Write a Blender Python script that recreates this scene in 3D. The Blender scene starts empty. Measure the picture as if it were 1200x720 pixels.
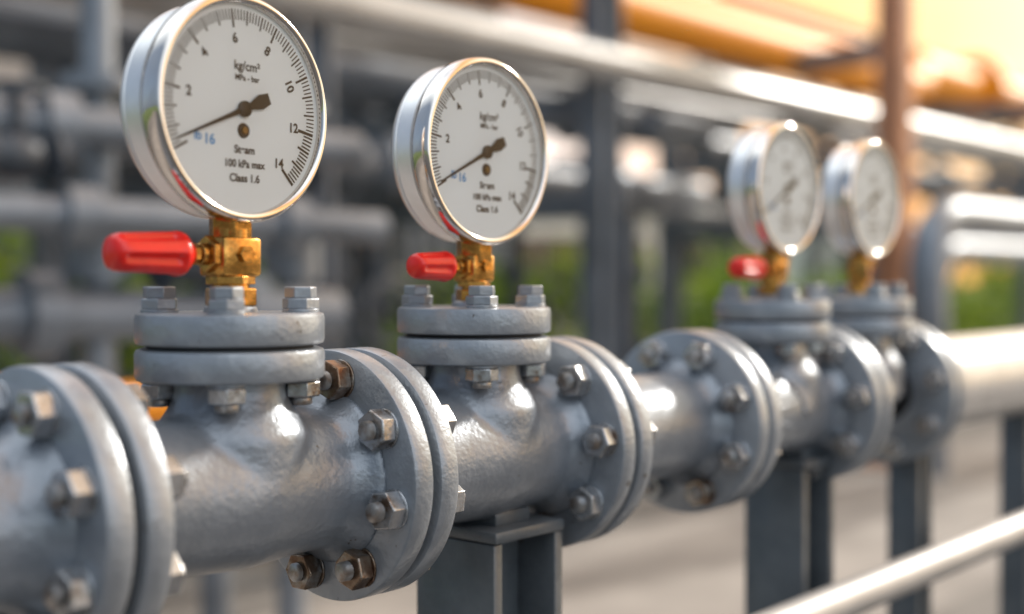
import bpy, bmesh, math, random
from mathutils import Matrix, Vector
random.seed(7)
sc = bpy.context.scene
R = math.radians
AX = 1.136           # height of main pipe axis
NZ = .004

# ------------------------------------------------------------------ materials
def nt(name):
    m = bpy.data.materials.new(name); m.use_nodes = True
    t = m.node_tree; b = t.nodes["Principled BSDF"]
    return m, t, b
def ramp(t, src, stops):
    r = t.nodes.new("ShaderNodeValToRGB"); e = r.color_ramp.elements
    while len(e) < len(stops): e.new(0.5)
    for i, (p, c) in enumerate(stops):
        e[i].position = p; e[i].color = (*c, 1) if len(c) == 3 else c
    t.links.new(src, r.inputs[0]); return r
def noise(t, scale, detail=4, rough=.55, coord="Object"):
    tc = t.nodes.new("ShaderNodeTexCoord"); n = t.nodes.new("ShaderNodeTexNoise")
    n.inputs["Scale"].default_value = scale; n.inputs["Detail"].default_value = detail
    n.inputs["Roughness"].default_value = rough
    t.links.new(tc.outputs[coord], n.inputs["Vector"]); return n
def bump(t, b, hs):
    prev = None
    for src, dist, st in hs:
        bp = t.nodes.new("ShaderNodeBump"); bp.inputs["Distance"].default_value = dist
        bp.inputs["Strength"].default_value = st
        t.links.new(src, bp.inputs["Height"])
        if prev: t.links.new(prev.outputs[0], bp.inputs["Normal"])
        prev = bp
    t.links.new(prev.outputs[0], b.inputs["Normal"])
    t.links.new(prev.outputs[0], b.inputs["Coat Normal"])
def g(v): return (v, v, v)

def paint(name, c1, c2, metallic=.3, r1=.28, r2=.5, bs=1.0, chips=True, coat=0):
    m, t, b = nt(name)
    n1 = noise(t, 16, 4, .65)
    r = ramp(t, n1.outputs["Fac"], [(.3, c1), (.7, c2)])
    col = r.outputs[0]
    if chips:
        n2 = noise(t, 52, 4, .75)
        k = ramp(t, n2.outputs["Fac"], [(.67, g(0)), (.70, g(1))])
        mx = t.nodes.new("ShaderNodeMix"); mx.data_type = 'RGBA'
        t.links.new(k.outputs[0], mx.inputs["Factor"]); t.links.new(col, mx.inputs["A"])
        mx.inputs["B"].default_value = (.10, .085, .07, 1); col = mx.outputs["Result"]
    t.links.new(col, b.inputs["Base Color"])
    n3 = noise(t, 34, 3, .6)
    rr = t.nodes.new("ShaderNodeMapRange"); rr.inputs["From Min"].default_value = .3; rr.inputs["From Max"].default_value = .7
    rr.inputs["To Min"].default_value = r1; rr.inputs["To Max"].default_value = r2
    t.links.new(n3.outputs["Fac"], rr.inputs["Value"]); t.links.new(rr.outputs[0], b.inputs["Roughness"])
    b.inputs["Metallic"].default_value = metallic
    b.inputs["Coat Weight"].default_value = coat; b.inputs["Coat Roughness"].default_value = .18
    na = noise(t, 190, 2, .55); nc = noise(t, 34, 2, .5)
    bump(t, b, [(nc.outputs["Fac"], .0022, .28*bs), (na.outputs["Fac"], .0010, .7*bs)])
    return m
M_pipe = paint("grey_pipe_paint", (.20, .225, .26), (.285, .315, .36), .42, .29, .44, 1.0, coat=.25)
M_flange = paint("flange_paint", (.24, .265, .30), (.35, .38, .42), .42, .29, .44, .85, coat=.2)
M_bright = paint("light_pipe_paint", (.50, .48, .46), (.60, .58, .56), .3, .25, .4, .3, False)

def bolt_mat(name, stops):
    m, t, b = nt(name)
    n1 = noise(t, 45, 5, .7); r = ramp(t, n1.outputs["Fac"], stops)
    t.links.new(r.outputs[0], b.inputs["Base Color"]); b.inputs["Metallic"].default_value = .8; b.inputs["Roughness"].default_value = .27
    n2 = noise(t, 260, 2); bump(t, b, [(n2.outputs["Fac"], .0005, .5)]); return m
M_bolt = bolt_mat("worn_bolt_steel", [(.48, (.50, .51, .53)), (.58, (.36, .36, .36)), (.66, (.18, .13, .10))])
M_rbolt = bolt_mat("rusty_bolt_steel", [(.40, (.36, .34, .32)), (.52, (.24, .17, .12)), (.64, (.15, .08, .05))])

m, t, b = nt("stud_steel")
n1 = noise(t, 120, 4); r = ramp(t, n1.outputs["Fac"], [(.4, (.42, .42, .42)), (.7, (.26, .20, .16))])
t.links.new(r.outputs[0], b.inputs["Base Color"]); b.inputs["Metallic"].default_value = .8; b.inputs["Roughness"].default_value = .38; M_stud = m

def simple(name, c, metallic=0, rough=.5, var=.15, sc_=8, bs=0, coat=0):
    m, t, b = nt(name)
    n = noise(t, sc_, 3)
    lo = tuple(x*(1-var) for x in c); hi = tuple(min(1, x*(1+var)) for x in c)
    r = ramp(t, n.outputs["Fac"], [(.3, lo), (.7, hi)])
    t.links.new(r.outputs[0], b.inputs["Base Color"])
    b.inputs["Metallic"].default_value = metallic; b.inputs["Roughness"].default_value = rough
    b.inputs["Coat Weight"].default_value = coat
    if bs: bump(t, b, [(n.outputs["Fac"], bs, .6)])
    return m
M_gasket = simple("black_gasket", (.02, .02, .022), 0, .7)
M_case = simple("satin_aluminium", (.84, .84, .85), .7, .32, .04, 60)
M_bezel = simple("polished_steel", (.70, .66, .63), 1, .09, .05, 30)
M_brass = simple("brass", (.54, .28, .07), .95, .27, .45, 90, .0010)
M_dbrass = simple("dark_brass", (.16, .11, .05), .9, .35, .3, 90)
M_red = simple("red_plastic", (.78, .014, .008), 0, .30, .12, 40, .0002, .15)
M_dial = simple("white_dial", (.88, .92, .94), 0, .5, .01)
M_ink = simple("black_ink", (.010, .010, .012), 0, .5)
M_blue = simple("blue_ink", (.05, .30, .65), 0, .5)
M_post = paint("dark_post_paint", (.08, .095, .11), (.14, .155, .17), .35, .3, .5, .6)
M_bg = simple("background_grey_steel", (.20, .225, .26), .3, .38, .3, 3)
M_bgd = simple("background_dark_steel", (.06, .072, .09), .3, .42, .3, 3)
M_bgl = simple("background_light_steel", (.38, .38, .38), .3, .33, .15, 3)
M_yel = simple("yellow_pipe_paint", (.95, .33, .003), 0, .5, .06, 3)
M_rail = simple("galvanised_rail", (.44, .43, .42), .4, .5, .1, 12)
M_white = simple("white_wall_paint", (.78, .77, .74), 0, .6, .05, 2)
M_wall = simple("grey_cladding", (.15, .17, .20), .1, .55, .25, 1)
M_win = simple("window_glass_dark", (.05, .06, .07), 0, .12, .1)
M_bark = simple("bark", (.10, .075, .05), 0, .9, .3, 10)
M_rust = simple("red_oxide_steel", (.52, .24, .13), .1, .5, .2, 3)

m, t, b = nt("foliage")
n1 = noise(t, 1.8, 4); r = ramp(t, n1.outputs["Fac"], [(.35, (.07, .14, .012)), (.5, (.17, .28, .02)), (.68, (.34, .42, .03))])
t.links.new(r.outputs[0], b.inputs["Base Color"]); b.inputs["Roughness"].default_value = .6
tl = t.nodes.new("ShaderNodeBsdfTranslucent"); t.links.new(r.outputs[0], tl.inputs[0])
ms = t.nodes.new("ShaderNodeMixShader"); ms.inputs[0].default_value = .5
t.links.new(b.outputs[0], ms.inputs[1]); t.links.new(tl.outputs[0], ms.inputs[2]); t.links.new(ms.outputs[0], t.nodes["Material Output"].inputs[0]); M_leaf = m
m, t, b = nt("grass")
n1 = noise(t, 5, 4); r = ramp(t, n1.outputs["Fac"], [(.35, (.05, .09, .02)), (.65, (.12, .17, .03))])
t.links.new(r.outputs[0], b.inputs["Base Color"]); b.inputs["Roughness"].default_value = .9; M_grass = m
m, t, b = nt("yard_concrete")
n1 = noise(t, 1.2, 6, .65); r = ramp(t, n1.outputs["Fac"], [(.3, (.135, .125, .115)), (.7, (.24, .225, .205))])
t.links.new(r.outputs[0], b.inputs["Base Color"]); b.inputs["Roughness"].default_value = .85
n2 = noise(t, 60, 3); bump(t, b, [(n2.outputs["Fac"], .004, .6)]); M_conc = m
M_kerb = simple("kerb_concrete", (.31, .285, .26), 0, .8, .2, 2)
M_darkground = simple("dark_ground", (.06, .06, .062), 0, .85, .2, 20)

m = bpy.data.materials.new("gauge_glass"); m.use_nodes = True; t = m.node_tree; t.nodes.clear()
o = t.nodes.new("ShaderNodeOutputMaterial"); mix = t.nodes.new("ShaderNodeMixShader")
tr = t.nodes.new("ShaderNodeBsdfTransparent"); tr.inputs[0].default_value = (.98, .99, .99, 1)
gl = t.nodes.new("ShaderNodeBsdfGlossy"); gl.inputs["Roughness"].default_value = .02
fr = t.nodes.new("ShaderNodeFresnel"); fr.inputs[0].default_value = 1.35
t.links.new(fr.outputs[0], mix.inputs[0]); t.links.new(tr.outputs[0], mix.inputs[1]); t.links.new(gl.outputs[0], mix.inputs[2])
t.links.new(mix.outputs[0], o.inputs[0]); M_glass = m

# ------------------------------------------------------------------ mesh helpers
RX = Matrix.Rotation(R(90), 4, 'Y')       # local Z -> world X
RnX = Matrix.Rotation(R(-90), 4, 'Y')     # local Z -> world -X
RmY = Matrix.Rotation(R(90), 4, 'X')      # local Z -> world -Y
def T(x, y, z): return Matrix.Translation((x, y, z))

def lathe(bm, prof, M=Matrix(), seg=64, mod=None):
    rings = []
    for (r, a) in prof:
        if r < 1e-7:
            rings.append([bm.verts.new(M @ Vector((0, 0, a)))])
        else:
            ring = []
            for i in range(seg):
                th = 2*math.pi*i/seg
                rr = r*(mod(th, a) if mod else 1)
                ring.append(bm.verts.new(M @ Vector((rr*math.cos(th), rr*math.sin(th), a))))
            rings.append(ring)
    for A, B in zip(rings[:-1], rings[1:]):
        for i in range(seg):
            j = (i+1) % seg
            try:
                if len(A) == 1 and len(B) == 1: continue
                if len(A) == 1: bm.faces.new((A[0], B[j], B[i]))
                elif len(B) == 1: bm.faces.new((A[i], A[j], B[0]))
                else: bm.faces.new((A[i], A[j], B[j], B[i]))
            except ValueError: pass
def cyl(bm, M, r, a0, a1, seg=32, bev=.0):
    if bev: lathe(bm, [(0, a0), (r-bev, a0), (r, a0+bev), (r, a1-bev), (r-bev, a1), (0, a1)], M, seg)
    else: lathe(bm, [(0, a0), (r, a0), (r, a1), (0, a1)], M, seg)
def hexn(bm, M, af, a0, a1, ch=.07):
    r = af/2/math.cos(math.pi/6); h = a1-a0
    lathe(bm, [(0, a0), (r*.95, a0), (r, a0+h*ch), (r, a1-h*ch*1.3), (r*.93, a1), (0, a1)], M, 6)
def box(bm, cx, cy, cz, sx, sy, sz, bev=0.0):
    ret = bmesh.ops.create_cube(bm, size=1, matrix=T(cx, cy, cz) @ Matrix.Diagonal((sx, sy, sz, 1)))
    if bev:
        es = set()
        for v in ret['verts']:
            for e in v.link_edges: es.add(e)
        bmesh.ops.bevel(bm, geom=list(es), offset=bev, segments=2, affect='EDGES', profile=.5)
def tube(bm, p1, p2, r, seg=24):
    p1, p2 = Vector(p1), Vector(p2); d = p2-p1
    M = T(*p1) @ d.to_track_quat('Z', 'Y').to_matrix().to_4x4()
    cyl(bm, M, r, 0, d.length, seg)
def obj(name, bm, mat, parent=None, angle=35, smooth=True):
    bmesh.ops.recalc_face_normals(bm, faces=bm.faces)
    me = bpy.data.meshes.new(name); bm.to_mesh(me); bm.free()
    o = bpy.data.objects.new(name, me); sc.collection.objects.link(o)
    if mat: me.materials.append(mat)
    if smooth:
        for p in me.polygons: p.use_smooth = True
        me.set_sharp_from_angle(angle=R(angle))
    if parent: o.parent = parent
    return o
def empty(name, loc=(0, 0, 0)):
    e = bpy.data.objects.new(name, None); e.empty_display_size = .05
    sc.collection.objects.link(e); e.location = loc; return e

# ------------------------------------------------------------------ main pipeline
pipeline = empty("flanged_steel_pipeline")
FR, FT, GAP = .106, .0215, .008
def flange_profile(r_in, r, th, bev=.003):
    return [(r_in, 0), (r-bev*1.2, 0), (r-bev*.35, bev*.35), (r, bev*1.2), (r, th-bev*1.2), (r-bev*.35, th-bev*.35), (r-bev*1.2, th), (r_in, th)]
def stud(bs, M, a0, a1, sr, n0, n1):
    pr = [(0, a0), (sr*.8, a0)]
    a = a0+.001
    while a < n0: pr += [(sr, a), (sr*.86, a+.0008)]; a += .0016
    pr += [(sr*.8, n0), (sr*.8, n1)]
    a = n1
    while a < a1-.001: pr += [(sr*.86, a), (sr, a+.0008)]; a += .0016
    pr += [(sr*.8, a1), (0, a1)]
    lathe(bs, pr, M, 16)
def bolt_set(bn, bs, M, length, af=.029, nh=.0165, sr=.0080, ext=.0075, rot=0.0):
    Mr = M @ Matrix.Rotation(rot, 4, 'Z')
    hexn(bn, Mr, af, length+.002, length+nh)
    cyl(bn, M, af*.57, length, length+.0022, 24)
    hexn(bn, M @ Matrix.Rotation(rot*1.7+.3, 4, 'Z'), af, -nh, -.002)
    cyl(bn, M, af*.57, -.0022, 0, 24)
    stud(bs, M, -nh-ext, length+nh+ext, sr, -nh, length+nh)

bf = bmesh.new(); bg = bmesh.new(); bn = bmesh.new(); br = bmesh.new(); bs = bmesh.new()
pairs = [-.174, .098, .376, .632, .924, 1.170]
phase = [25, 13, 38, 22, 35, 30]
for k, s0 in enumerate(pairs):
    M0 = T(s0, 0, AX) @ RX
    lathe(bf, flange_profile(.045, FR, FT), M0, 128)
    lathe(bf, flange_profile(.045, FR*1.0, FT), T(s0+FT+GAP, 0, AX) @ RX, 128)
    cyl(bg, M0, FR*.90, FT-.0005, FT+GAP+.0005, 64)
    for i in range(8):
        th = R(phase[k]) + i*math.pi/4
        y, z = -math.sin(th)*.084, math.cos(th)*.084
        rusty = (k, i) in ((1, 3), (2, 3), (3, 3), (1, 0), (1, 4))
        bolt_set(br if rusty else bn, bs, T(s0, y, AX+z) @ RX, 2*FT+GAP, ext=random.uniform(.004, .009), rot=random.uniform(0, 1))
tees = [0, .281, .845, 1.092]
bv_ = bmesh.new()
for k, s0 in enumerate(tees):
    r = .0727
    lathe(bf, flange_profile(.03, r, .0245, .0035), T(s0, 0, AX+.083+NZ), 128)
    lathe(bf, [(0, 0), (r-.004, 0), (r-.001, .001), (r, .004), (r, .020), (r-.001, .0235), (r-.004, .0245), (0, .0245)], T(s0, 0, AX+.1105+NZ), 128)
    cyl(bg, T(s0, 0, AX+NZ), r*.88, .107, .111, 64)
    for i in range(4):
        th = R(45+5)+i*math.pi/2
        M = T(s0+.054*math.cos(th), .054*math.sin(th), AX+.083+NZ); ro = random.uniform(0, 1)
        Mr = M @ Matrix.Rotation(ro, 4, 'Z')
        cyl(bv_, M, .0145, .052, .0545, 28); hexn(bv_, Mr, .0255, .0545, .063); hexn(bv_, Mr @ Matrix.Rotation(.35, 4, 'Z'), .0222, .063, .072)
        cyl(bv_, M, .0145, -.0022, 0, 28); hexn(bn, Mr, .0265, -.0145, -.0022)
        cyl(bs, M, .0088, -.021, -.0140, 20, .0008); cyl(bs, M, .0085, 0, .05, 12)
    lathe(bf, [(0, .133), (.022, .133), (.020, .139), (.016, .141), (0, .141)], T(s0, 0, AX+NZ), 40)
obj("pipe_flanges", bf, M_flange, pipeline, 40)
obj("flange_gaskets", bg, M_gasket, pipeline)
for nm, b_, mt in (("hex_nuts", bn, M_bolt), ("rusty_hex_nuts", br, M_rbolt), ("cover_bolt_heads", bv_, M_flange)):
    nuts = obj(nm, b_, mt, pipeline, 25)
    md = nuts.modifiers.new("bev", 'BEVEL'); md.width = .0007; md.segments = 2; md.limit_method = 'ANGLE'; md.angle_limit = R(28)
obj("bolt_studs", bs, M_stud, pipeline, 60)
for k, s0 in enumerate(tees):
    a0 = pairs[k]+2*FT+GAP-s0-.001; a1 = pairs[k+1]-s0+.001
    tb = bmesh.new(); rb = .060
    lathe(tb, [(0, a0), (.074, a0), (.072, a0+.005), (.065, a0+.012), (.059, a0+.024), (rb-.001, a0*.5), (rb+.003, 0),
               (rb-.001, a1*.5), (.059, a1-.024), (.065, a1-.012), (.072, a1-.005), (.074, a1), (0, a1)], T(s0, 0, AX) @ RX, 72)
    lathe(tb, [(0, 0), (.062, 0), (.061, .045), (.054, .056), (.0475, .066), (.0435, .077), (.044, .090), (0, .090)], T(s0, 0, AX), 72)
    o = obj("tee_body_%d" % (k+1), tb, M_pipe, pipeline)
    rm = o.modifiers.new("rm", 'REMESH'); rm.mode = 'VOXEL'; rm.voxel_size = .0026; rm.use_smooth_shade = True
    sm = o.modifiers.new("sm", 'SMOOTH'); sm.factor = .5; sm.iterations = 16
sp = bmesh.new()
def spool(a0, a1, r, h0=True, h1=True):
    p = [(0, a0)]
    if h0: p += [(.070, a0), (.069, a0+.004), (.062, a0+.012), (r+.002, a0+.022), (r, a0+.03)]
    else: p += [(r, a0)]
    if h1: p += [(r, a1-.03), (r+.002, a1-.022), (.062, a1-.012), (.069, a1-.004), (.070, a1)]
    else: p += [(r, a1)]
    p += [(0, a1)]; lathe(sp, p, T(0, 0, AX) @ RX, 72)
spool(-1.6, -.173, .056, False, True)
spool(pairs[2]+.050, pairs[3]+.001, .054)
obj("pipe_spools", sp, M_pipe, pipeline, 50)
sp = bmesh.new()
lathe(sp, [(0, 1.22), (.074, 1.22), (.074, 9.0), (0, 9.0)], T(0, 0, AX) @ RX, 72)
for a in (2.9, 4.9, 6.9):
    lathe(sp, flange_profile(.05, .115, .05), T(a, 0, AX) @ RX, 64)
obj("long_pipe_run", sp, M_bright, pipeline, 50)

# ------------------------------------------------------------------ gauges + valves
def text(s, size, x, z, y, mat, parent, rot=0, off=.02):
    cu = bpy.data.curves.new("dial_text", 'FONT'); cu.body = s; cu.size = size
    cu.align_x = 'CENTER'; cu.align_y = 'CENTER'; cu.offset = size*off
    o = bpy.data.objects.new("dial_text", cu); sc.collection.objects.link(o)
    cu.materials.append(mat); o.parent = parent
    o.location = (x, y, z); o.rotation_euler = (R(90), rot, 0)
def gauge(s0, yaw=0, needle=-113, h=.292, S=1.0, dx=0):
    e = empty("pressure_gauge", (s0+dx, 0, AX+h+NZ)); e.rotation_euler = (0, 0, R(yaw)); e.scale = (S, S, S)
    F = T(0, -.022, 0) @ RmY @ Matrix.Scale(-1, 4, (0, 0, 1))   # local z = depth behind bezel front
    D = .0068                                                    # dial depth
    bm = bmesh.new()
    lathe(bm, [(0, .056), (.066, .056), (.076, .054), (.0818, .050), (.0838, .045), (.0838, .0432), (.0828, .0426), (.0828, .0418), (.0838, .0412), (.0838, .0245), (.0805, .0232), (.0805, .0200), (.06, .0200)], F, 128)
    obj("case", bm, M_case, e, 40)
    bm = bmesh.new()
    lathe(bm, [(.078, .0205), (.0845, .0205), (.0868, .0195), (.0878, .017), (.0882, .012), (.0878, .006), (.0868, .002), (.0850, .0003), (.0835, 0), (.0815, .0008), (.0805, .0025), (.0802, .0045), (.0802, .012)], F, 128)
    obj("bezel", bm, M_bezel, e, 50)
    bm = bmesh.new(); lathe(bm, [(0, D), (.0804, D)], F, 96); obj("dial", bm, M_dial, e)
    bm = bmesh.new(); lathe(bm, [(0, .0022), (.0806, .0022)], F, 96); obj("glass", bm, M_glass, e)
    yd = -.022+D
    bm = bmesh.new(); N = 105; a0, a1 = -118, 137
    for i in range(N+1):
        th = R(a0+(a1-a0)*i/N); mj = i % 15 == 0; md_ = i % 5 == 0
        r1 = .0762; L = .0140 if mj else (.0112 if md_ else .0082); w = .0018 if mj else (.0014 if md_ else .0010)
        if i > N-16: w *= 1.35; L *= 1.2
        d = Vector((math.sin(th), 0, math.cos(th))); n = Vector((math.cos(th), 0, -math.sin(th))); o_ = Vector((0, yd-.0003, 0))
        vs = [bm.verts.new(o_+d*r+n*q) for r, q in ((r1-L, -w/2), (r1, -w/2), (r1, w/2), (r1-L, w/2))]
        bm.faces.new(vs)
    obj("tick_marks", bm, M_ink, e, smooth=False)
    labs = ["0", "2", "4", "6", "8", "10", "12", "14"]
    for i, l in enumerate(labs):
        th = R(a0+(a1-a0)*i/7)
        if i == 0: continue
        text(l, .0104, .0540*math.sin(th), .0540*math.cos(th), yd-.0004, M_ink, e, th if abs(th) < 1.3 else 0, .03)
    text("kg/cm²", .0098, .004, .033, yd-.0004, M_ink, e); text("MPa - bar", .0064, .004, .0240, yd-.0004, M_ink, e)
    text("Steam", .0085, .001, -.0315, yd-.0004, M_ink, e, 0, .03); text("100 kPa max", .0080, .001, -.0425, yd-.0004, M_ink, e, 0, .03)
    text("Class 1.6", .0085, .001, -.0535, yd-.0004, M_ink, e, 0, .03)
    text("16", .011, -.034, -.026, yd-.0004, M_blue, e); text("lb", .010, -.045, -.024, yd-.0004, M_blue, e)
    # needle
    bm = bmesh.new(); th = R(needle); d = Vector((math.sin(th), 0, math.cos(th))); n = Vector((math.cos(th), 0, -math.sin(th)))
    pts = [(.071, 0.0006), (.02, .0016), (.004, .0024), (-.008, .0030), (-.018, .0060), (-.0275, .0044), (-.0275, -.0044), (-.018, -.0060), (-.008, -.0030), (.004, -.0024), (.02, -.0016), (.071, -.0006)]
    f = [bm.verts.new(d*a+n*q+Vector((0, yd-.0025, 0))) for a, q in pts]; fb = [bm.verts.new(v.co+Vector((0, .0006, 0))) for v in f]
    bm.faces.new(f); bm.faces.new(fb[::-1])
    for i in range(len(f)): bm.faces.new((f[i], f[(i+1) % 12], fb[(i+1) % 12], fb[i]))
    lathe(bm, [(0, D-.0040), (.0045, D-.0040), (.0062, D-.0032), (.0062, D-.0012), (0, D-.0012)], F, 32)
    obj("needle", bm, M_ink, e, 30)
    bm = bmesh.new()
    lathe(bm, [(0, D-.0026), (.0026, D-.0026), (.0030, D-.0018), (.0030, D-.0002)], F, 24)
    for v in bm.verts: v.co.z -= .0165
    obj("dial_screw", bm, M_dbrass, e, 30)
    bm = bmesh.new()
    lathe(bm, [(.0030, D-.0012), (.0055, D-.0012), (.0060, D-.0002)], F, 24)
    for v in bm.verts: v.co.z -= .0165
    obj("screw_collar", bm, M_ink, e, 30)
    bm = bmesh.new(); hexn(bm, T(0, 0, -.104), .030, 0, .024); cyl(bm, T(0, 0, -.112), .010, 0, .012)
    o = obj("socket", bm, M_brass, e, 25)
    bv = o.modifiers.new("b", 'BEVEL'); bv.width = .0006; bv.limit_method = 'ANGLE'
    return e
def valve(s0, scale=1.0, roll=0, S=1.0, turn=0):
    e = empty("needle_valve", (s0, 0, AX+.140+NZ)); e.scale = (S, S, S); e.rotation_euler = (0, 0, R(turn))
    bm = bmesh.new()
    hexn(bm, T(0, 0, 0), .037, 0, .014); cyl(bm, T(0, 0, 0), .0145, .014, .021, 32)
    hexn(bm, T(0, 0, 0) @ Matrix.Rotation(.4, 4, 'Z'), .033, .0165, .0235)
    box(bm, 0, 0, .038, .037, .033, .031, .0035)
    cyl(bm, T(0, 0, 0), .0155, .052, .061, 32, .001)
    Mx = T(0, 0, .040) @ RnX
    hexn(bm, Mx, .025, .016, .024); cyl(bm, Mx, .0085, .024, .030, 24, .001); cyl(bm, Mx, .0055, .030, .040, 20)
    hexn(bm, Mx, .015, .032, .037)
    o = obj("brass_body", bm, M_brass, e, 25)
    bv = o.modifiers.new("b", 'BEVEL'); bv.width = .0007; bv.segments = 2; bv.limit_method = 'ANGLE'
    bm = bmesh.new(); hexn(bm, T(.001, -.0165, .040) @ RmY, .012, 0, .005); obj("bleed_screw", bm, M_brass, e, 25)
    bm = bmesh.new(); L = scale
    e0 = .054+.036*L
    def md(th, a):
        k = min(1, max(0, (a-.051)/.003))*min(1, max(0, (e0+.006-a)/.004))
        c = math.cos(5*th+roll); return 1-.24*k*max(0, c)**.9
    pr = [(0, .037), (.0085, .037), (.0095, .039), (.0135, .043), (.0164, .046), (.0172, .049), (.0172, .051), (.0166, .054)]
    for i in range(1, 13): pr.append((.0166-.0020*i/12, .054+(.036*L)*i/12))
    pr += [(.0144, e0+.003), (.0138, e0+.006), (.0124, e0+.009), (.0085, e0+.0108), (0, e0+.0115)]
    lathe(bm, pr, Mx, 120, md); obj("red_handle", bm, M_red, e, 60)
gauge(0, 5, -113); gauge(.281, 1, -116, .280); gauge(.845, 0, -120, .2765, .95, .010); gauge(1.092, 0, -116, .2755, .94, .012)
for i, s0 in enumerate(tees): valve(s0, [1.15, .95, 1.1, .8][i], [math.pi, 2.6, 2, .7][i], [1, .82, .88, .86][i], [0, 0, 0, 203][i])

# ------------------------------------------------------------------ supports under pipe
def hpost(x, w, y=0.0):
    e = empty("pipe_support_post", (x, y, 0)); bm = bmesh.new(); top = AX-.066
    box(bm, -w/2+.006, 0, (top-.012+.014)/2, .012, w, top-.026, .0015)
    box(bm, w/2-.006, 0, (top-.012+.014)/2, .012, w, top-.026, .0015)
    box(bm, 0, 0, (top-.012+.014)/2, w-.026, .009, top-.028)
    obj("h_section", bm, M_post, e, 30)
    bm = bmesh.new(); box(bm, 0, 0, top-.0055, w*1.0, w*1.05, .011, .002); box(bm, 0, 0, .007, w*1.9, w*1.9, .012, .002)
    box(bm, 0, 0, top+.006, w*.5, .06, .013, .002); obj("end_plates", bm, M_post, e, 30)
    bm = bmesh.new()
    for a in (-1, 1):
        for c in (-1, 1): hexn(bm, T(a*w*.75, c*w*.75, .013), .03, 0, .018)
    obj("anchor_nuts", bm, M_bolt, e, 25)
hpost(.303, .100); hpost(.893, .085); hpost(1.27, .05); hpost(1.74, .05); hpost(2.6, .10); hpost(4.4, .10); hpost(6.4, .10)

e = empty("steel_handrail"); bm = bmesh.new()
yr = -.116
tube(bm, (-.4, yr, .913), (7, yr, .913), .0225, 40)
obj("rail_tube", bm, M_rail, e)
bm = bmesh.new()
for x in (-.35, 3.3, 5.2): tube(bm, (x, yr, 0), (x, yr, .905), .016, 24)
obj("rail_stanchions", bm, M_rail, e)

# ------------------------------------------------------------------ background pipe rack
def bpipe(bm, p1, p2, r, fl=0):
    tube(bm, p1, p2, r)
    if fl:
        p1, p2 = Vector(p1), Vector(p2); d = p2-p1; n = max(1, int(d.length/fl))
        for i in range(n):
            c = p1+d*((i+.5)/n); tube(bm, c-d.normalized()*.04, c+d.normalized()*.04, r*1.65)
e = empty("pipe_rack")
bm = bmesh.new()
for s in (.9, 3.0, 5.14, 8.95, 13, 18):
    for y in (3.5, 5.6):
        for dx in (-.08, .08): box(bm, s+dx, y, 1.6, .02, .17, 3.2)
        box(bm, s, y, 1.6, .14, .02, 3.2)
    for z in (1.72, 2.28, 3.1): box(bm, s, 4.55, z, .12, 2.0, .16)
obj("columns", bm, M_bg, e)
bm = bmesh.new()
for y, z, r, s0, s1 in ((4.2, 1.92, .10, -1, 7.2), (4.7, 1.95, .13, -1, 7.4), (5.2, 1.88, .07, -1, 18), (4.6, 2.5, .12, -1, 8), (5.1, 2.46, .09, -1, 20), (4.0, .55, .09, 0, 6), (4.9, .5, .16, -1, 7), (5.3, 2.9, .12, -1, 7)):
    bpipe(bm, (s0, y, z), (s1, y, z), r, 1.7)
obj("process_pipes", bm, M_bg, e, 40)
bm = bmesh.new(); bpipe(bm, (-1, 3.5, 2.51), (30, 3.5, 2.51), .115); bpipe(bm, (-1, 3.75, 2.42), (30, 3.75, 2.42), .05)
obj("light_pipe", bm, M_bgl, e, 40)
bm = bmesh.new()
for s in (1.4, 1.9, 2.5, 3.5, 4.1, 4.5, 5.6, 6.4):
    y = random.uniform(3.8, 5.0); h = random.uniform(1.6, 2.9); r = random.uniform(.04, .1)
    tube(bm, (s, y, 0), (s, y, h), r)
    for q in (.8, 1.3, 1.9): tube(bm, (s, y, q), (s, y, q+.08), r*1.8)
    if random.random() < .6:
        tube(bm, (s, y, 1.15), (s, y-.35, 1.15), .03); lathe(bm, [(.13, 0), (.16, 0), (.16, .03), (.13, .03), (.13, 0)], T(s, y-.35, 1.15) @ RmY, 32)
obj("risers_and_valves", bm, M_bgd, e, 40)

# far rack on the sunward side
e = empty("pipe_rack"); bm = bmesh.new()
for s in (15, 18.5, 22, 26, 31):
    for y in (8.6, 11): box(bm, s, y, 2.6, .22, .22, 5.2)
    box(bm, s, 9.8, 4.0, .18, 2.3, .2); box(bm, s, 9.8, 5.1, .18, 2.3, .2)
for y in (8.6, 11): box(bm, 23, y, 5.25, 16.6, .16, .2)
for s in (15, 22): tube(bm, (s, 8.6, .3), (s+3.5, 8.6, 3.8), .05, 12)
obj("columns", bm, M_bgd, e, 30)
bm = bmesh.new()
for y, z, r in ((9.0, 4.22, .13), (9.6, 4.25, .17), (10.4, 4.2, .10), (9.3, 5.4, .15)): bpipe(bm, (13, y, z), (33, y, z), r, 3)
obj("process_pipes", bm, M_bgl, e, 40)

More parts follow.
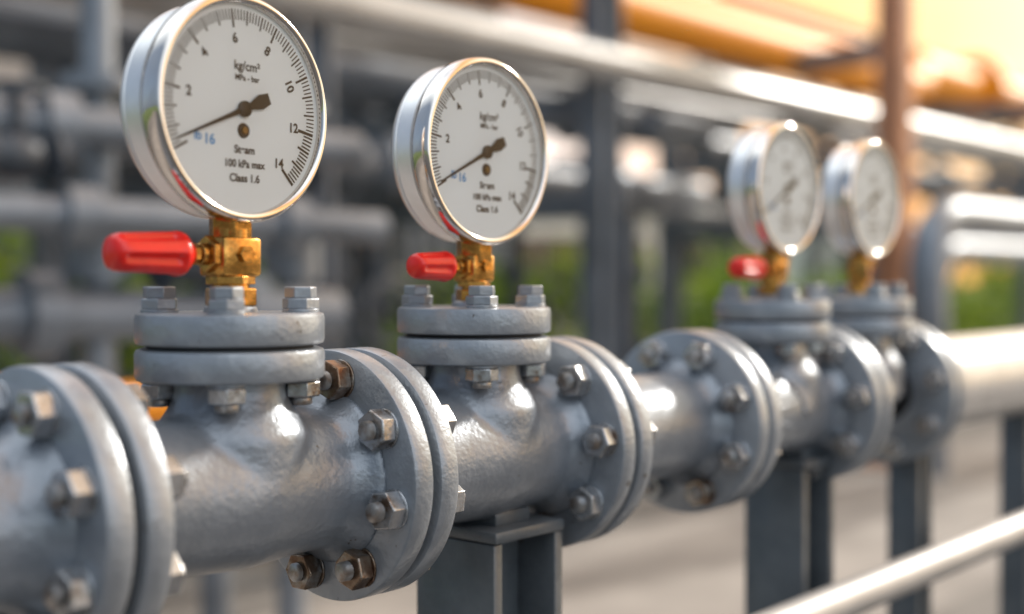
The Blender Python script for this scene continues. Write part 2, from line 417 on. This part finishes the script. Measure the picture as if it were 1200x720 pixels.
e = empty("valve_manifold"); bm = bmesh.new()
for (z, r, y) in ((1.70, .05, 2.3), (1.47, .045, 2.2), (1.22, .07, 2.4), (.72, .06, 2.2)):
    bpipe(bm, (.2, y, z), (1.95, y-.3, z-.02), r, .55)
for s in (.75, 1.25, 1.62, 1.9):
    tube(bm, (s, 2.25, 0), (s, 2.25, 2.1 if s < 1.5 else 1.8), .045); tube(bm, (s, 2.25, 1.3), (s, 2.25, 1.42), .09)
    tube(bm, (s, 2.25, 1.80), (s, 2.25, 1.84), .10)
obj("manifold_pipes", bm, M_bg, e, 40)
bm = bmesh.new()
for s, z in ((.95, 1.60), (1.45, 1.34), (1.75, 1.62)):
    lathe(bm, [(0, -.10), (.075, -.10), (.075, -.08), (.035, -.08), (.055, -.04), (.06, 0), (.055, .04), (.035, .08), (.075, .08), (.075, .10), (0, .10)], T(s, 2.12, z) @ RX, 32)
    tube(bm, (s, 2.12, z), (s, 2.12, z+.17), .015)
    lathe(bm, [(.06, 0), (.075, 0), (.075, .015), (.06, .015), (.06, 0)], T(s, 2.12, z+.16), 32)
obj("valve_bodies", bm, M_bgd, e, 40)

# yellow gas pipes
e = empty("yellow_gas_pipe"); bm = bmesh.new()
bpipe(bm, (4, 4.5, 3.20), (11.6, 4.5, 3.20), .20); tube(bm, (11.6, 4.5, 3.20), (12.6, 4.9, 3.5), .19)
bpipe(bm, (12.4, 4.9, 3.5), (30, 4.9, 3.5), .24, 3.5); bpipe(bm, (6, 5.2, 3.72), (30, 5.2, 3.72), .08)
obj("yellow_tubes", bm, M_yel, e, 40)
e = empty("yellow_gas_pipe"); bm = bmesh.new(); bpipe(bm, (-.6, 3.0, .87), (3.2, 3.0, .87), .075, 1.1); obj("yellow_tube", bm, M_yel, e, 40)
e = empty("red_oxide_column"); bm = bmesh.new(); box(bm, 7.85, 3.0, 2.4, .2, .2, 4.8, .01); box(bm, 7.85, 3.0, .02, .4, .4, .03); obj("column_shaft", bm, M_rust, e)

def bend_pipe(name, pts, r, mat, fr=.22):
    P = [Vector(p) for p in pts]; out = [P[0]]
    for i in range(1, len(P)-1):
        a = (P[i-1]-P[i]).normalized(); c = (P[i+1]-P[i]).normalized()
        for k in range(13):
            q = k/12; out.append((P[i]+a*fr)*(1-q)**2+P[i]*2*q*(1-q)+(P[i]+c*fr)*q*q)
    out.append(P[-1])
    cu = bpy.data.curves.new(name, 'CURVE'); cu.dimensions = '3D'; cu.bevel_depth = r; cu.bevel_resolution = 8; cu.use_fill_caps = True
    s = cu.splines.new('POLY'); s.points.add(len(out)-1)
    for i, p in enumerate(out): s.points[i].co = (*p, 1)
    cu.materials.append(mat); o = bpy.data.objects.new(name, cu); sc.collection.objects.link(o); return o
bend_pipe("expansion_loop_pipe", [(14, 2, 1.66), (6.05, 2, 1.66), (6.05, 2, .85), (14, 2, .85)], .10, M_bg, .36)
bend_pipe("expansion_loop_pipe", [(14, 2.6, 1.50), (7.6, 2.6, 1.50), (7.6, 2.6, 0)], .09, M_bg, .3)

# ------------------------------------------------------------------ buildings, tank
e = empty("industrial_building"); bm = bmesh.new()
box(bm, 3.5, 10.5, 3.5, 13, 4, 7.0)
for i in range(52): box(bm, -2.9+i*.25, 8.485, 3.5, .1, .03, 6.9)
obj("clad_walls", bm, M_wall, e)
bm = bmesh.new()
for i in range(5): box(bm, -1+i*2.2, 8.46, 1.9, 1.2, .04, 1.0)
obj("windows", bm, M_win, e)
bm = bmesh.new()
for i in range(5):
    for dz in (-.53, .53): box(bm, -1+i*2.2, 8.44, 1.9+dz, 1.3, .06, .06)
box(bm, 3.5, 8.45, 7.05, 13.2, .3, .15); box(bm, 2.6, 8.44, 2.9, 4, .1, .25); obj("frames_and_trim", bm, M_bgl, e)
e = empty("white_site_office"); bm = bmesh.new()
box(bm, 19, 14, 1.4, 9, 3, 2.8); obj("walls", bm, M_white, e)
bm = bmesh.new(); box(bm, 19, 14, 2.9, 9.4, 3.4, .18); obj("roof", bm, M_bgl, e)
bm = bmesh.new()
for i in range(4): box(bm, 16+i*2.0, 12.48, 1.6, 1.0, .04, .9)
box(bm, 15, 12.48, 1.02, .8, .05, 2.0); obj("windows_and_door", bm, M_win, e)
e = empty("storage_tank"); bm = bmesh.new()
lathe(bm, [(0, 0), (3, 0), (3, 4.0), (2.9, 4.1), (1.5, 4.6), (0, 4.8)], T(38, 20, 0), 64); obj("tank_shell", bm, M_white, e, 30)
bm = bmesh.new()
for z in (1, 2, 3, 4): lathe(bm, [(3.0, z), (3.06, z), (3.06, z+.08), (3.0, z+.08)], T(38, 20, 0), 64)
tube(bm, (35.6, 17.9, 0), (35.6, 17.9, 4.9), .04); tube(bm, (36, 17.6, 0), (36, 17.6, 4.9), .04)
obj("tank_rings_and_ladder", bm, M_bgl, e)

# ------------------------------------------------------------------ vegetation
def leaves(bm, fn, n, size):
    for i in range(n):
        c = fn(); q = Matrix.Rotation(random.uniform(0, 6.28), 4, Vector((random.gauss(0, 1), random.gauss(0, 1), random.gauss(0, 1))).normalized())
        s = size*random.uniform(.6, 1.4)
        vs = [bm.verts.new(c+(q @ Vector(v))*s) for v in ((-.5, 0, 0), (0, -.3, 0), (.6, 0, .05), (0, .3, 0))]
        bm.faces.new(vs)
def hedge(s0, s1, y, h, n):
    bm = bmesh.new(); ph = random.uniform(0, 6)
    def f():
        s = random.uniform(s0, s1); hh = h*(.75+.25*math.sin(s*2.1+ph)*math.cos(s*.9))
        return Vector((s, y+random.uniform(-.45, .45), random.uniform(.02, 1)**.7*hh))
    leaves(bm, f, n, .13); obj("hedge", bm, M_leaf, None, smooth=False)
hedge(2, 13, 7.2, 1.75, 9000); hedge(13, 34, 7.6, 1.9, 9000)
def tree(x, y, h, w):
    e = empty("tree", (x, y, 0)); bm = bmesh.new()
    lathe(bm, [(0, 0), (.16*w, 0), (.11*w, h*.35), (.05*w, h*.8), (0, h*.85)], Matrix(), 12)
    tips = []
    for i in range(9):
        a = i*2.4; z0 = h*(.3+.05*i); L = w*random.uniform(.6, 1.1)
        p = Vector((math.cos(a)*L, math.sin(a)*L, z0+L*.7)); tube(bm, (0, 0, z0), p, .035*w, 8); tips.append(p)
    tips.append(Vector((0, 0, h*.9)))
    obj("trunk_and_limbs", bm, M_bark, e)
    bm = bmesh.new()
    def f():
        c = random.choice(tips); return c+Vector((random.gauss(0, .36*w), random.gauss(0, .36*w), random.gauss(0, .3*w)))
    leaves(bm, f, 3500, .17); obj("crown", bm, M_leaf, e, smooth=False)
tree(36, 9.0, 3.8, 1.1); tree(42, 11, 4.2, 1.3); tree(40, 5, 4.0, 1.3); tree(17, 18, 4, 1.5); tree(50, 14, 5, 1.5)

# ------------------------------------------------------------------ ground
bm = bmesh.new(); box(bm, 0, 0, -.05, 900, 900, .1); obj("ground", bm, M_grass, None)
def sheet(name, x0, x1, y0, y1, z, mat):
    bm = bmesh.new(); vs = [bm.verts.new(v) for v in ((x0, y0, z), (x1, y0, z), (x1, y1, z), (x0, y1, z))]; bm.faces.new(vs); return obj(name, bm, mat, None, smooth=False)
sheet("concrete_yard", -20, 80, .55, 6.4, .004, M_conc)
sheet("unseen_dark_ground", -20, 80, -20, .55, .004, M_darkground)  # dark ground out of view, added to keep the pipe undersides dark
sheet("service_path", -20, 80, 1.2, 3.1, .008, M_kerb)
bm = bmesh.new(); box(bm, 30, 6.48, .06, 100, .15, .14, .01); obj("kerb", bm, M_kerb, None)

# ------------------------------------------------------------------ camera
cam = bpy.data.cameras.new("camera"); co = bpy.data.objects.new("camera", cam); sc.collection.objects.link(co)
co.location = (-.612, -.821, 1.30); co.rotation_euler = (R(90-1.2), 0, R(-49.1))
cam.lens = 45; cam.sensor_width = 36; cam.clip_start = .02; cam.clip_end = 2000
cam.dof.use_dof = True; cam.dof.focus_distance = 1.07; cam.dof.aperture_fstop = 1.75
sc.camera = co

# ------------------------------------------------------------------ light
SE, SA = R(28), R(49.1+52)      # elevation, compass from +Y toward +X
d = Vector((math.sin(SA)*math.cos(SE), math.cos(SA)*math.cos(SE), math.sin(SE)))
w = bpy.data.worlds.new("World"); sc.world = w; w.use_nodes = True; t = w.node_tree
sk = t.nodes.new("ShaderNodeTexSky"); sk.sky_type = 'NISHITA'; sk.sun_disc = False
sk.sun_elevation = SE; sk.sun_rotation = SA; sk.dust_density = 3; sk.air_density = 1.0; sk.ozone_density = 1
# added cloud layer shaped for light: fills dials, dark opposite sun, warm glow sunward
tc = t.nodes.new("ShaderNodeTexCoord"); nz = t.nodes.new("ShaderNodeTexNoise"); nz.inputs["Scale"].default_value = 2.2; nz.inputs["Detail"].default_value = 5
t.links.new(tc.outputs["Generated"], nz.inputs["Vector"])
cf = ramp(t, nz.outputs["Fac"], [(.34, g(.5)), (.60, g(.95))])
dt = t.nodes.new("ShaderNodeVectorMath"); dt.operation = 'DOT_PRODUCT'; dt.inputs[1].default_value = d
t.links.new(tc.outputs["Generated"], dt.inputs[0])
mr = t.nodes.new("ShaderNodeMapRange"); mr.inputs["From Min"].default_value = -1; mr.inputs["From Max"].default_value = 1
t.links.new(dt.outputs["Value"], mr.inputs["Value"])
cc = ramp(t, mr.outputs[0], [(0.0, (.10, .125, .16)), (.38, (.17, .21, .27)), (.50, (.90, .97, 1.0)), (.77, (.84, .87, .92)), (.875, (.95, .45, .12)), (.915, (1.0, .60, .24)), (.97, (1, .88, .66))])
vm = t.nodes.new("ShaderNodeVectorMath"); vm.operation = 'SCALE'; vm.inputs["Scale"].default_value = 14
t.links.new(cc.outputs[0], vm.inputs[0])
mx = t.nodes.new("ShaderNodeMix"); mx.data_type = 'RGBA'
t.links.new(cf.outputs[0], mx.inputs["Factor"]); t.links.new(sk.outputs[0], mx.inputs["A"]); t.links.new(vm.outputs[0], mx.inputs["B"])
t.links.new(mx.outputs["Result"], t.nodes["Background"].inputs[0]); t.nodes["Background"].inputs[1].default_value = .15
L = bpy.data.lights.new("sun", 'SUN'); L.energy = 3.8; L.angle = R(4); L.color = (1, .94, .86)
lo = bpy.data.objects.new("sun", L); sc.collection.objects.link(lo)
lo.rotation_euler = d.to_track_quat('Z', 'Y').to_euler()
sc.view_settings.view_transform = 'Standard'; sc.view_settings.look = 'None'; sc.view_settings.exposure = 0; sc.view_settings.gamma = 1
